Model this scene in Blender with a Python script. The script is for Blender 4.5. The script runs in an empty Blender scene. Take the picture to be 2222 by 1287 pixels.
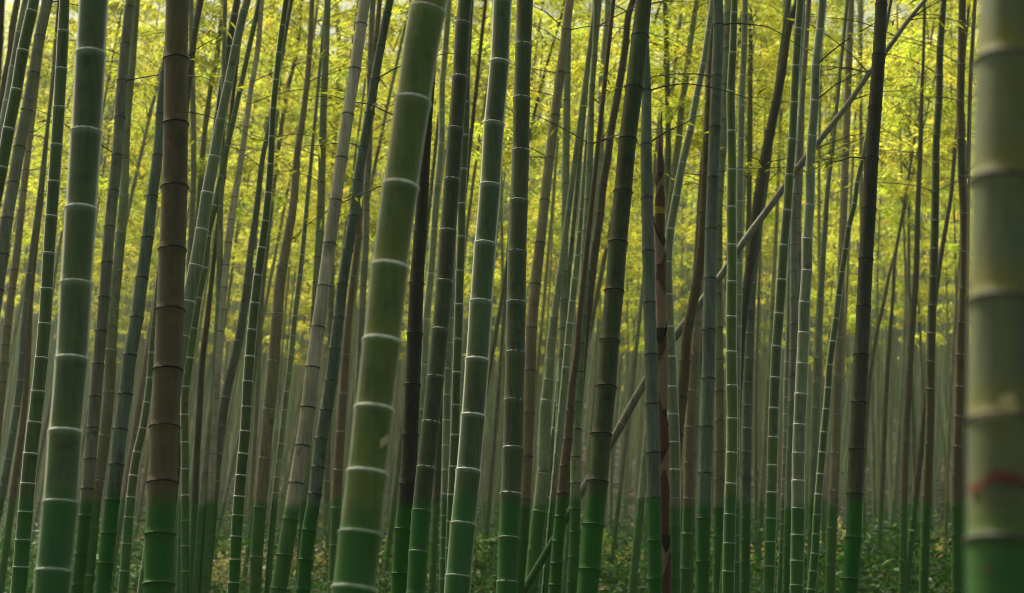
import bpy, math, random
import numpy as np
random.seed(7)
RNG = np.random.default_rng(11)
S = bpy.context.scene
COL = S.collection

# ------------------------------------------------------------------ camera
F, CX, CY, CAMZ, PITCH = 4000.0, 1111.0, 643.5, 1.5, math.radians(9.0)
ST, CT = math.sin(PITCH), math.cos(PITCH)
cam = bpy.data.cameras.new('camera'); cam_o = bpy.data.objects.new('camera', cam); COL.objects.link(cam_o)
cam_o.location = (0, 0, CAMZ); cam_o.rotation_euler = (math.radians(90) + PITCH, 0, 0)
cam.sensor_width = 36; cam.lens = F / 2222 * 36; cam.clip_end = 2000; cam.clip_start = 0.05
cam.dof.use_dof = True; cam.dof.focus_distance = 9.0; cam.dof.aperture_fstop = 4.5
S.camera = cam_o

def at(px, py, Y, k=0.0):
    """photo pixel -> world point on the plane at distance Y that leans back by k; also the distance along the view axis"""
    a, b = (px - CX) / F, (CY - py) / F
    t = (Y + k * (CAMZ - 2.0)) / (CT - b * ST - k * (ST + b * CT))
    return t * a, CAMZ + t * (ST + b * CT), t

def project(X, Y, Z):
    fz = Y * CT + (Z - CAMZ) * ST
    up = -Y * ST + (Z - CAMZ) * CT
    return CX + F * X / fz, CY - F * up / fz

def ground_z(X, Y):
    X = np.asarray(X, float); Y = np.asarray(Y, float)
    z = 0.047 * np.clip(Y, -30, None)
    z = z + 0.20 * np.clip(Y - 52, 0, None) + 0.06 * np.clip(-X - 4, 0, 20) * np.clip((Y - 40) / 30, 0, 1)
    z = z + 0.10 * np.sin(X * 0.55 + 1.3) * np.sin(Y * 0.31) * np.clip((Y - 18) / 20, 0, 1)
    return z

# ------------------------------------------------------------------ material helpers
def mat(name):
    m = bpy.data.materials.new(name); m.use_nodes = True
    nt = m.node_tree; nt.nodes.clear()
    return m, nt
class N:
    def __init__(s, nt): s.nt = nt
    def __call__(s, t, **kw):
        n = s.nt.nodes.new(t)
        for k, v in kw.items(): setattr(n, k, v)
        return n
    def link(s, a, b): s.nt.links.new(a, b)
    def math(s, op, a, b=None, c=None, clamp=False):
        n = s('ShaderNodeMath', operation=op, use_clamp=clamp)
        for i, v in enumerate((a, b, c)):
            if v is None: continue
            if isinstance(v, (int, float)): n.inputs[i].default_value = v
            else: s.link(v, n.inputs[i])
        return n.outputs[0]
    def mix(s, f, a, b, blend='MIX'):
        n = s('ShaderNodeMix', data_type='RGBA', blend_type=blend)
        for i, v in ((0, f), (6, a), (7, b)):
            if isinstance(v, (int, float)): n.inputs[i].default_value = v
            elif isinstance(v, tuple): n.inputs[i].default_value = (*v, 1)
            else: s.link(v, n.inputs[i])
        return n.outputs[2]
    def ss(s, v, lo, hi):
        n = s('ShaderNodeMapRange', interpolation_type='SMOOTHSTEP')
        s.link(v, n.inputs[0]); n.inputs[1].default_value = lo; n.inputs[2].default_value = hi
        return n.outputs[0]
    def noise(s, vec, scale, detail=3, rough=0.55):
        n = s('ShaderNodeTexNoise'); n.inputs['Scale'].default_value = scale
        n.inputs['Detail'].default_value = detail; n.inputs['Roughness'].default_value = rough
        if vec is not None: s.link(vec, n.inputs['Vector'])
        return n.outputs[0]
    def attr(s, name, typ='OBJECT'):
        return s('ShaderNodeAttribute', attribute_type=typ, attribute_name=name)

def moss_mask(n, pos_out, noise_v):
    sx = n('ShaderNodeSeparateXYZ'); n.link(pos_out, sx.inputs[0])
    g = n.math('MULTIPLY', sx.outputs[1], 0.047)
    over = n.math('MULTIPLY', n.math('MAXIMUM', n.math('SUBTRACT', sx.outputs[1], 52), 0), 0.2)
    h = n.math('SUBTRACT', sx.outputs[2], n.math('ADD', g, over))
    h = n.math('ADD', h, n.math('MULTIPLY', n.math('SUBTRACT', noise_v, 0.5), 0.16))
    return n.ss(h, 1.55, 1.45), h

def culm_material():
    m, nt = mat('bamboo_culm_skin'); n = N(nt)
    geo = n('ShaderNodeNewGeometry'); oi = n('ShaderNodeObjectInfo'); tc = n('ShaderNodeTexCoord')
    uv = n('ShaderNodeUVMap'); su = n('ShaderNodeSeparateXYZ'); n.link(uv.outputs[0], su.inputs[0])
    frac = n.math('FRACT', su.outputs[1]); cell = n.math('FLOOR', su.outputs[1])
    off = n('ShaderNodeVectorMath', operation='ADD'); n.link(tc.outputs['Object'], off.inputs[0])
    cmb = n('ShaderNodeCombineXYZ')
    for i in range(3): n.link(n.math('MULTIPLY', oi.outputs['Random'], 37.0 + 11 * i), cmb.inputs[i])
    n.link(cmb.outputs[0], off.inputs[1])
    stretch = n('ShaderNodeMapping'); stretch.inputs['Scale'].default_value = (60, 60, 1.6); n.link(off.outputs[0], stretch.inputs[0])
    streak = n.noise(stretch.outputs[0], 1.0, 4, .6)
    blot = n.noise(off.outputs[0], 2.6, 4, .6)
    spk = n.noise(off.outputs[0], 22, 3, .6)
    wax = n.attr('wax').outputs['Fac']; tan = n.attr('tan').outputs['Fac']; yel = n.attr('yel').outputs['Fac']
    wn = n('ShaderNodeTexWhiteNoise', noise_dimensions='2D'); c2 = n('ShaderNodeCombineXYZ')
    n.link(cell, c2.inputs[0]); n.link(oi.outputs['Random'], c2.inputs[1]); n.link(c2.outputs[0], wn.inputs['Vector'])
    base = oi.outputs['Color']
    hsv = n('ShaderNodeHueSaturation'); n.link(base, hsv.inputs['Color'])
    v = n.math('ADD', n.math('MULTIPLY', streak, 1.45), n.math('ADD', n.math('MULTIPLY', blot, 1.0), n.math('MULTIPLY', wn.outputs[0], 0.28)))
    n.link(n.math('SUBTRACT', v, 0.36), hsv.inputs['Value'])
    n.link(n.math('ADD', 0.475, n.math('MULTIPLY', blot, 0.05)), hsv.inputs['Hue'])
    col = hsv.outputs[0]
    # weathering to tan / red brown lower on the stem
    mm, h = moss_mask(n, geo.outputs['Position'], n.math('ADD', n.math('MULTIPLY', blot, .6), n.math('MULTIPLY', oi.outputs['Random'], .55)))
    hb = n.math('ADD', h, n.math('MULTIPLY', n.math('SUBTRACT', blot, .5), 2.0))
    tmask = n.math('MULTIPLY', n.ss(hb, 4.6, 1.8), n.math('MULTIPLY', tan, .72))
    col = n.mix(tmask, col, (0.125, 0.092, 0.050))
    # grey lichen speckle on old stems
    sp = n.math('MULTIPLY', n.ss(spk, .58, .74), n.math('SUBTRACT', 0.26, n.math('MULTIPLY', wax, .16)))
    col = n.mix(sp, col, (0.17, 0.17, 0.14))
    st_ = n.noise(off.outputs[0], 7.5, 5, .65)
    col = n.mix(n.math('MULTIPLY', n.ss(st_, .57, .72), .55), col, (0.020, 0.020, 0.013))
    # yellow flush above a node
    yz = n.math('MULTIPLY', n.math('MULTIPLY', n.ss(frac, .42, .02), n.ss(blot, .38, .62)), yel)
    col = n.mix(n.math('MULTIPLY', yz, .8), col, (0.22, 0.20, 0.02))
    vm = n('ShaderNodeMapping'); vm.inputs['Scale'].default_value = (26, 26, 1.1); n.link(off.outputs[0], vm.inputs[0])
    vs_ = n.noise(vm.outputs[0], 1.0, 2, .5)
    col = n.mix(n.math('MULTIPLY', n.math('MULTIPLY', n.ss(vs_, .46, .66), yel), .62), col, (0.165, 0.148, 0.012))
    col = n.mix(n.math('MULTIPLY', n.math('MULTIPLY', n.ss(vs_, .46, .30), yel), .55), col, (0.035, 0.062, 0.014))
    # bloom of white powder just under each node
    pw = n.math('MULTIPLY', n.ss(frac, .90, 1.0), n.math('MULTIPLY', wax, n.math('ADD', .12, n.math('MULTIPLY', streak, .5))))
    col = n.mix(pw, col, (0.40, 0.43, 0.36))
    # dark scar line hugging the node
    scar = n.math('MULTIPLY', n.ss(frac, .055, .0), .65)
    col = n.mix(scar, col, (0.022, 0.022, 0.018))
    # green algae at the foot
    gcol = n.mix(n.math('ADD', n.math('MULTIPLY', blot, .5), n.math('MULTIPLY', streak, .5)), (0.009, 0.072, 0.005), (0.024, 0.165, 0.012))
    col = n.mix(n.math('MULTIPLY', mm, .86), col, gcol)
    # waxy bloom, whitened toward the silhouette: a backlit rim painted into the colour
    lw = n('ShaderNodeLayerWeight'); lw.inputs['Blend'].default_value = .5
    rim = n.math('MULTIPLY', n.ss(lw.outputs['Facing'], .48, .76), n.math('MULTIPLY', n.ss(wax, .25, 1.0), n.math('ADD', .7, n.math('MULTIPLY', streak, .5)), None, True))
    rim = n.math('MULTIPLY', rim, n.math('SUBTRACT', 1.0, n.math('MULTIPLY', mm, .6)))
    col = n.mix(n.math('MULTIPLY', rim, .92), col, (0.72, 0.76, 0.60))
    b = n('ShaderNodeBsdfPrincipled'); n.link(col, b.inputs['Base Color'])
    n.link(n.math('ADD', .46, n.math('MULTIPLY', streak, .22)), b.inputs['Roughness'])
    b.inputs['Specular IOR Level'].default_value = .28
    n.link(n.math('MULTIPLY', wax, .08), b.inputs['Sheen Weight']); b.inputs['Sheen Roughness'].default_value = .15
    n.link(n.math('MULTIPLY', wax, .5), b.inputs['Coat Weight']); b.inputs['Coat Roughness'].default_value = .2
    b.inputs['Sheen Tint'].default_value = (.85, .9, .75, 1)
    bp = n('ShaderNodeBump'); bp.inputs['Strength'].default_value = .12; bp.inputs['Distance'].default_value = .004
    n.link(streak, bp.inputs['Height']); n.link(bp.outputs[0], b.inputs['Normal'])
    o = n('ShaderNodeOutputMaterial'); n.link(b.outputs[0], o.inputs[0])
    return m

def ring_material(name, c1, c2, broken):
    m, nt = mat(name); n = N(nt)
    geo = n('ShaderNodeNewGeometry')
    no = n.noise(geo.outputs['Position'], 60, 3); nb = n.noise(geo.outputs['Position'], 2.6, 3)
    col = n.mix(n.ss(no, .5 - broken, .5 + broken * .3), c2, c1)
    mm, h = moss_mask(n, geo.outputs['Position'], nb)
    col = n.mix(n.math('MULTIPLY', mm, .62), col, (0.05, 0.16, 0.035))
    b = n('ShaderNodeBsdfPrincipled'); n.link(col, b.inputs['Base Color']); b.inputs['Roughness'].default_value = .7
    o = n('ShaderNodeOutputMaterial'); n.link(b.outputs[0], o.inputs[0])
    return m

def leaf_material(name, trans=0.6, rough=.5, gain=1.0):
    """colour comes from the per-leaf 'tint' attribute"""
    m, nt = mat(name); n = N(nt)
    a = n.attr('tint', 'GEOMETRY'); oi = n('ShaderNodeObjectInfo')
    col = n.mix(1.0, a.outputs['Color'], oi.outputs['Color'], 'MULTIPLY')
    d = n('ShaderNodeBsdfPrincipled'); n.link(col, d.inputs['Base Color']); d.inputs['Roughness'].default_value = rough
    d.inputs['Specular IOR Level'].default_value = .25
    t = n('ShaderNodeBsdfTranslucent'); n.link(n.mix(1.0, col, (gain * 1.58, gain * 1.54, gain * .9), 'MULTIPLY'), t.inputs[0])
    mx = n('ShaderNodeMixShader'); mx.inputs[0].default_value = trans
    n.link(d.outputs[0], mx.inputs[1]); n.link(t.outputs[0], mx.inputs[2])
    o = n('ShaderNodeOutputMaterial'); n.link(mx.outputs[0], o.inputs[0])
    return m

def plain(name, c, rough=.7, scale=12, var=.5):
    m, nt = mat(name); n = N(nt)
    tc = n('ShaderNodeTexCoord'); no = n.noise(tc.outputs['Object'], scale, 4)
    col = n.mix(no, tuple(x * (1 - var) for x in c), tuple(min(1, x * (1 + var)) for x in c))
    b = n('ShaderNodeBsdfPrincipled'); n.link(col, b.inputs['Base Color']); b.inputs['Roughness'].default_value = rough
    o = n('ShaderNodeOutputMaterial'); n.link(b.outputs[0], o.inputs[0])
    return m

def ground_material():
    m, nt = mat('forest_floor'); n = N(nt)
    geo = n('ShaderNodeNewGeometry')
    v = n('ShaderNodeTexVoronoi'); v.inputs['Scale'].default_value = 9; n.link(geo.outputs['Position'], v.inputs['Vector'])
    big = n.noise(geo.outputs['Position'], .35, 4); fine = n.noise(geo.outputs['Position'], 14, 4)
    sc = n('ShaderNodeSeparateColor'); n.link(v.outputs['Color'], sc.inputs[0])
    col = n.mix(sc.outputs[0], (0.020, 0.022, 0.012), (0.075, 0.060, 0.034))
    col = n.mix(n.ss(big, .38, .56), col, (0.018, 0.045, 0.014))
    col = n.mix(n.math('MULTIPLY', fine, .5), col, (0.03, 0.026, 0.018))
    b = n('ShaderNodeBsdfPrincipled'); n.link(col, b.inputs['Base Color']); b.inputs['Roughness'].default_value = .9
    bp = n('ShaderNodeBump'); bp.inputs['Strength'].default_value = .6; bp.inputs['Distance'].default_value = .05
    n.link(fine, bp.inputs['Height']); n.link(bp.outputs[0], b.inputs['Normal'])
    o = n('ShaderNodeOutputMaterial'); n.link(b.outputs[0], o.inputs[0])
    return m

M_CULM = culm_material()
M_WHITE = ring_material('waxy_white_node', (.82, .84, .72), (.42, .46, .34), .22)
M_DIM = ring_material('faded_node', (.52, .53, .44), (.08, .09, .06), .10)
M_DARK = ring_material('dark_node_scar', (.018, .017, .014), (.04, .036, .03), .3)
M_LEAF = leaf_material('bamboo_leaf', .82, .5, 1.0)
M_LOW = leaf_material('undergrowth_leaf', .35, .5, .9)
M_TWIG = plain('bamboo_twig', (.05, .055, .028))
M_LITTER = leaf_material('fallen_leaf', .15, .7, .8)
M_GROUND = ground_material()
M_FAR = leaf_material('far_culm_skin', 0.0, .6)

# ------------------------------------------------------------------ mesh helpers
def mesh_obj(name, verts, faces, mats, parent=None, smooth=True, matidx=None, uvs=None, tint=None):
    me = bpy.data.meshes.new(name)
    verts = np.asarray(verts, np.float32); faces = np.asarray(faces, np.int32)
    nf, k = faces.shape
    me.vertices.add(len(verts)); me.vertices.foreach_set('co', verts.ravel())
    me.loops.add(nf * k); me.loops.foreach_set('vertex_index', faces.ravel())
    me.polygons.add(nf)
    me.polygons.foreach_set('loop_start', np.arange(0, nf * k, k, dtype=np.int32))
    me.polygons.foreach_set('loop_total', np.full(nf, k, np.int32))
    if smooth: me.polygons.foreach_set('use_smooth', np.ones(nf, bool))
    for m in mats: me.materials.append(m)
    if matidx is not None: me.polygons.foreach_set('material_index', np.asarray(matidx, np.int32))
    if uvs is not None:
        l = me.uv_layers.new(name='UVMap'); l.data.foreach_set('uv', np.asarray(uvs, np.float32).ravel())
    if tint is not None:
        a = me.attributes.new('tint', 'FLOAT_COLOR', 'POINT')
        a.data.foreach_set('color', np.asarray(tint, np.float32).ravel())
    me.update(calc_edges=True); me.validate()
    o = bpy.data.objects.new(name, me); COL.objects.link(o)
    if parent is not None: o.parent = parent
    return o

def empty(name, loc):
    o = bpy.data.objects.new(name, None); COL.objects.link(o); o.location = loc; o.empty_display_size = .2
    return o
def tag(o, label, cat, group=None, kind=None):
    if label: o['label'] = label
    if cat: o['category'] = cat
    if group: o['group'] = group
    if kind: o['kind'] = kind
    return o

def norm(v): return v / np.maximum(np.linalg.norm(v, axis=-1, keepdims=True), 1e-9)

def tube(P, R, seg, uvv=None):
    """sweep: P (n,3), R (n,), returns verts, quads, loop uvs"""
    P = np.asarray(P, float); R = np.asarray(R, float); n = len(P)
    T = norm(np.gradient(P, axis=0))
    ref = np.array([0., 1., 0.])
    e1 = norm(np.cross(ref, T)); e2 = np.cross(T, e1)
    a = np.linspace(0, 2 * np.pi, seg, endpoint=False)
    V = P[:, None, :] + R[:, None, None] * (np.cos(a)[None, :, None] * e1[:, None, :] + np.sin(a)[None, :, None] * e2[:, None, :])
    i = np.arange(n - 1)[:, None]; j = np.arange(seg)[None, :]; j2 = (j + 1) % seg
    Fq = np.stack([i * seg + j, i * seg + j2, (i + 1) * seg + j2, (i + 1) * seg + j], -1).reshape(-1, 4)
    uv = None
    if uvv is not None:
        lo, hi = uvv                                   # per-ring v when it is the lower / the upper end of a face
        u0 = np.broadcast_to(j / seg, (n - 1, seg)); u1 = u0 + 1 / seg
        v0 = np.broadcast_to(np.asarray(lo)[:-1, None], (n - 1, seg)); v1 = np.broadcast_to(np.asarray(hi)[1:, None], (n - 1, seg))
        uv = np.stack([np.stack([u0, v0], -1), np.stack([u1, v0], -1), np.stack([u1, v1], -1), np.stack([u0, v1], -1)], 2).reshape(-1, 2)
    return V.reshape(-1, 3), Fq, uv

def pchip(xs, ys):
    xs = np.asarray(xs, float); ys = np.asarray(ys, float)
    o = np.argsort(xs); xs, ys = xs[o], ys[o]
    h = np.diff(xs); d = np.diff(ys) / h
    m = np.empty(len(xs)); m[0], m[-1] = d[0], d[-1]
    for k in range(1, len(xs) - 1): m[k] = (d[k - 1] * h[k] + d[k] * h[k - 1]) / (h[k] + h[k - 1])
    k0 = (ys[min(2, len(ys) - 1)] - ys[0]) / (xs[min(2, len(xs) - 1)] - xs[0])
    k1 = (ys[-1] - ys[-min(3, len(ys))]) / (xs[-1] - xs[-min(3, len(xs))])
    def f(x):
        x = np.asarray(x, float); xc = np.clip(x, xs[0], xs[-1])
        i = np.clip(np.searchsorted(xs, xc) - 1, 0, len(xs) - 2)
        t = (xc - xs[i]) / h[i]
        y = (2*t**3 - 3*t**2 + 1) * ys[i] + (t**3 - 2*t**2 + t) * h[i] * m[i] + (-2*t**3 + 3*t**2) * ys[i+1] + (t**3 - t**2) * h[i] * m[i+1]
        return y + np.minimum(x - xs[0], 0) * k0 + np.maximum(x - xs[-1], 0) * k1
    return f

def leaves(P, D, L, W, tint, curl=.18):
    """n leaves as bent quads: base P, direction D, length L, width W, colour tint"""
    n = len(P); D = norm(D)
    side = norm(np.cross(D, norm(np.array([0, 0, 1.]) + RNG.normal(0, .7, (n, 3)))))
    nor = np.cross(side, D)
    L = L[:, None]; W = W[:, None]
    mid = P + D * L * .42 + nor * L * curl * .5
    V = np.stack([P, mid - side * W * .5, P + D * L - nor * L * curl * .3, mid + side * W * .5], 1).reshape(-1, 3)
    Fq = np.arange(4 * n, dtype=np.int32).reshape(n, 4)
    t = np.repeat(np.concatenate([tint, np.ones((n, 1))], 1), 4, 0)
    return V, Fq, t

# ------------------------------------------------------------------ bamboo crowns (shared meshes)
def make_crown(H, reach, nodes, leaf_l, per):
    """twigs and leaves along a vertical axis 0..H"""
    tv, tf, to = [], [], 0
    lp, ld, ll, lw, lt = [], [], [], [], []
    az = RNG.uniform(0, 6.28)
    for k in range(nodes):
        z = H * (k + .3) / nodes; f = z / H
        R = reach * (1 - .75 * f ** 1.3) * (.55 + .45 * min(1, f * 5)) 
        az += math.pi + RNG.normal(0, .5)
        for s in (-.3, .3):
            if RNG.random() < .12: continue
            a = az + s + RNG.normal(0, .2); r = R * RNG.uniform(.6, 1.1)
            u = np.linspace(0, 1, 6)
            rise = r * (.55 + .35 * f) * RNG.uniform(.4, 1.2)
            path = np.stack([np.cos(a) * r * u, np.sin(a) * r * u, z + rise * (1.6 * u - 1.15 * u ** 2.2)], 1)
            V, Fq, _ = tube(path, np.linspace(.011, .003, 6), 3)
            tv.append(V); tf.append(Fq + to); to += len(V)
            shade = RNG.uniform(.72, 1.12)
            warm = RNG.normal(0, 1)
            nt = 7
            for q in range(nt):
                t = .25 + .75 * (q + RNG.random()) / nt
                p = np.array([np.interp(t, u, path[:, c]) for c in range(3)])
                a2 = a + RNG.choice([-1, 1]) * RNG.uniform(.4, 1.2); l2 = r * RNG.uniform(.18, .38)
                e = p + np.array([math.cos(a2) * l2, math.sin(a2) * l2, l2 * RNG.uniform(-.35, .3)])
                m = max(3, int(per * RNG.uniform(.5, 1.5)))
                w = RNG.random((m, 1)) ** .6
                lp.append(p + (e - p) * w + RNG.normal(0, .05, (m, 3)))
                dd = np.stack([math.cos(a2) + RNG.normal(0, .6, m), math.sin(a2) + RNG.normal(0, .6, m), RNG.normal(-.45, .35, m)], 1)
                ld.append(dd); ll.append(leaf_l * RNG.uniform(.6, 1.25, m)); lw.append(leaf_l * RNG.uniform(.13, .22, m))
                c = np.empty((m, 3)); g = shade * RNG.uniform(.75, 1.2, m)
                wm = np.clip(.5 + .22 * warm + RNG.normal(0, .18, m), 0, 1)
                c[:, 0] = (.34 + .19 * wm) * g; c[:, 1] = (.44 + .04 * wm) * g; c[:, 2] = (.075 + .02 * wm) * g
                lt.append(np.clip(c * 1.22, 0, .60))
    LV, LF, LT = leaves(np.concatenate(lp), np.concatenate(ld), np.concatenate(ll), np.concatenate(lw), np.concatenate(lt))
    TV = np.concatenate(tv); TF = np.concatenate(tf)
    V = np.concatenate([TV, LV]); Fq = np.concatenate([TF, LF + len(TV)])
    mi = np.concatenate([np.zeros(len(TF)), np.ones(len(LF))])
    tint = np.concatenate([np.tile([.05, .05, .03, 1], (len(TV), 1)), LT])
    return mesh_obj('crown', V, Fq, [M_TWIG, M_LEAF], None, False, mi, None, tint)

CROWNS = [make_crown(8.5 + .6 * i, 1.7 + .12 * i, 26 + i, .17, 19) for i in range(6)]
for c in CROWNS: COL.objects.unlink(c)

def add_crown(parent, pos, tang, k, scale=1.0, color=(1, 1, 1, 1)):
    from mathutils import Vector, Matrix
    c = CROWNS[k % len(CROWNS)].copy(); COL.objects.link(c); c.parent = parent
    q = Vector((0, 0, 1)).rotation_difference(Vector(tang))
    c.rotation_mode = 'QUATERNION'
    q2 = Matrix.Rotation(random.uniform(0, 6.28), 3, 'Z').to_quaternion()
    c.rotation_quaternion = q @ q2; c.location = pos; c.scale = (scale, scale, scale); c.color = color
    return c

# ------------------------------------------------------------------ traced bamboo
PAL = {
 'green':   (.068, .104, .026), 'bright': (.098, .148, .024), 'deep': (.056, .074, .029), 'dark': (.056, .055, .036),
 'black':   (.036, .035, .021), 'grey': (.175, .185, .140), 'pale': (.175, .210, .118), 'beige': (.46, .42, .32),
 'brown':   (.088, .069, .030), 'tan': (.215, .190, .125), 'blue': (.112, .140, .104), 'olive': (.098, .112, .054),
 'cane': (.19, .185, .14), 'red':     (.125, .090, .060),
}
LAND = []
GROUP = 'bamboo culms of the grove'

def stem_profile(frs, kind):
    if kind == 'W': return {0: 1.015, .035: .965, .12: .955, .5: .965, .88: .99, .965: 1.02}
    return {0: 1.05, .04: .975, .12: .965, .5: .965, .88: .975, .96: 1.0}

def build_culm(root, base, Zs_nodes, Xf, Yf, Rf, zb, zt, kind, seg, color, wax, tan, yel, rings=None, ring_mat=None):
    """one continuous stem with swollen nodes; visible node rings are meshes of their own under it"""
    prof = stem_profile(None, kind)
    zn = sorted(z for z in Zs_nodes if zb < z < zt)
    edges = [zb] + zn + [zt]
    Z, M, lo, hi = [], [], [], []
    for i in range(len(edges) - 1):
        a, b = edges[i], edges[i + 1]
        for f, m in prof.items():
            Z.append(a + (b - a) * f); M.append(m if not (i == 0 and f == 0) else 1.0)
            lo.append(i + f); hi.append(i + f if f > 0 else i - 1e-3)
    Z.append(edges[-1]); M.append(1.0); lo.append(len(edges) - 1); hi.append(len(edges) - 1 - 1e-3)
    Z = np.array(Z)
    P = np.stack([Xf(Z), Yf(Z), Z], 1) - np.array(base)
    R = Rf(Z) * np.array(M)
    V, Fq, uv = tube(P, R, seg, (lo, hi))
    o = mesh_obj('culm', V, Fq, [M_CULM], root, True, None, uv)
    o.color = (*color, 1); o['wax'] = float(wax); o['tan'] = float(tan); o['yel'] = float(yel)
    if rings:
        for z in rings:
            r = float(Rf(z)); hh = r * (.075 if kind == 'W' else .085)
            hh = max(hh * random.uniform(.7, 1.3), .0022)
            zs = z + hh * np.array([-1.0, -.55, 0, .55, 1.0])
            pr = np.array([1.012, 1.05, 1.06, 1.04, .99]) if kind == 'W' else np.array([1.0, 1.075, 1.10, 1.07, .99])
            c = np.array([Xf(z), Yf(z), z])
            t = norm(np.array([Xf(z + .02) - Xf(z - .02), Yf(z + .02) - Yf(z - .02), .04]))
            pts = c + t * (zs - z)[:, None] - np.array(base)
            V, Fq, _ = tube(pts, r * pr, max(12, seg), None)
            mesh_obj('node_ring', V, Fq, [ring_mat], o, True)
    return o

def twig(root, base, p0, d, length, droop, nleaf, leaf_l=.11):
    u = np.linspace(0, 1, 7)[:, None]
    P = p0 + np.array(d) * u * length + np.array([0, 0, -droop]) * u ** 2 * length + RNG.normal(0, .012, (7, 3)) * u
    P = P - np.array(base)
    V, Fq, _ = tube(P, np.linspace(.006, .0022, 7), 5)
    o = mesh_obj('branch', V, Fq, [M_TWIG], root, True)
    if nleaf:
        w = RNG.uniform(.35, 1.05, nleaf)
        q = np.stack([np.interp(w, u[:, 0], P[:, c]) for c in range(3)], 1) + RNG.normal(0, .03, (nleaf, 3))
        dd = np.array(d) + RNG.normal(0, .6, (nleaf, 3)) + np.array([0, 0, -.4])
        c = np.tile([.17, .20, .025], (nleaf, 1)) * RNG.uniform(.6, 1.4, (nleaf, 1))
        LV, LF, LT = leaves(q, dd, leaf_l * RNG.uniform(.6, 1.2, nleaf), leaf_l * RNG.uniform(.13, .2, nleaf), c)
        mesh_obj('foliage', LV, LF, [M_LEAF], o, False, None, None, LT)

def trace(ctrl, nodes, kind, colr, label, D=None, Y=None, tan=0., yel=0., wax=None, top=None, twigs=0, crown=True, land=None, ring=None, cs=1.0, fol=1.0, tilt=None):
    """ctrl: (x, y, width) photo pixels on the stem axis; nodes: list of y, or (y0, spacing at top, spacing at bottom)"""
    ctrl = sorted(ctrl, key=lambda c: c[1])
    wb = ctrl[-1][2]
    if Y is None:
        D = D or (.105 if wb > 40 else .1 if wb > 20 else .088 if wb > 12 else .075)
        Y = F * D / wb
    K = tilt if tilt is not None else (.17 if wb > 40 else .10)
    pts = [(*at(x, y, Y, K), w) for x, y, w in ctrl]
    Z = [p[1] for p in pts]; X = [p[0] for p in pts]; R = [p[3] / 2 / F * p[2] for p in pts]
    Xf = pchip(Z, X); Rr = pchip(Z, R)
    rt, zt0, zb0 = R[0], max(Z), min(Z)
    Rf = lambda z: np.clip(Rr(np.clip(z, zb0 - .5, zt0)) - np.maximum(np.asarray(z, float) - zt0, 0) * .0022, rt * .35, None)
    Yf = lambda z: Y + K * (np.asarray(z, float) - 2.0)
    if isinstance(nodes, tuple):
        y0, s0, s1 = nodes; ys = [y0]; y = y0
        sp = lambda y: s0 + (s1 - s0) * min(max(y, -200), 1500) / 1287
        while y < 1290: y += sp(y); ys.append(y)
        y = y0
        while y > 0: y -= sp(y); ys.append(y)
    else: ys = list(nodes)
    ys = sorted(ys)
    zn = [at(CX, y, Y, K)[1] for y in ys]                         # falling
    zt = top if top else 11.5 + random.uniform(-1, 1.5)
    if Y > 24: zt = max(zt, 13.5 + random.uniform(-1, 1.5))
    zn = sorted(zn)
    rings = [z for z in zn]
    if colr != 'cane' and Y > 11 and kind == 'D' and not twigs: twigs = 2
    st, sb = zn[-1] - zn[-2], zn[1] - zn[0]
    more = []
    z = zn[-1]
    while z + st < zt: z += st; more.append(z); st = min(st * 1.01, .45)
    z = zn[0]
    gz = None
    # base where the stem meets the ground
    zb = zb0
    for _ in range(6): zb = float(ground_z(Xf(zb), Yf(zb))) - .08
    while z - sb > zb: z -= sb; more.append(z); sb = max(sb * .97, .06)
    base = (float(Xf(zb)), float(Yf(zb)), zb)
    root = empty('bamboo', base); tag(root, label, 'bamboo', GROUP)
    color = PAL[colr]
    jit = random.uniform(.9, 1.12); color = tuple(c * jit for c in color)
    wx = wax if wax is not None else (.9 if kind == 'W' else .12)
    rm = ring or (M_WHITE if kind == 'W' else M_DARK)
    own = wb >= 9
    o = build_culm(root, base, zn + more, Xf, Yf, Rf, zb, zt, kind, 32 if wb > 40 else 24 if wb > 20 else 14, color, wx, tan, yel,
                   rings if own else None, rm)
    if crown and (Y > 21 or random.random() < .3):
        zc = max(7.0, zt * .52) if Y > 20 else max(6.2, 2.0 + Y * .34 + .6)
        t = norm(np.array([float(Xf(zc + .5) - Xf(zc - .5)), K, 1.0]))
        p = np.array([float(Xf(zc)), float(Yf(zc)), zc]) - np.array(base)
        add_crown(root, p, t, random.randrange(6), cs * max(.5, (zt - zc) / 9.0), (fol, fol, fol, 1))
    vis = [z for z in zn if at(CX, 420, Y, K)[1] < z < zt0]
    for k in range(twigs):
        if not vis: break
        z = random.choice(vis); s = random.choice((-1, 1))
        p0 = np.array([float(Xf(z)), float(Yf(z)), z]); l = random.uniform(.5, 1.1) * min(1.5, Y / 13)
        twig(root, base, p0, (s * random.uniform(.6, 1), random.uniform(-.4, .4), random.uniform(.05, .7)), l, random.uniform(.1, .5), random.randrange(4, 14))
    if land: LAND.append((float(project(Xf(at(CX, 800, Y, K)[1]), Yf(at(CX, 800, Y, K)[1]), at(CX, 800, Y, K)[1])[0]), land))
    return root, Xf, (Y, K, Yf), Rf, base, o

T = trace
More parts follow.
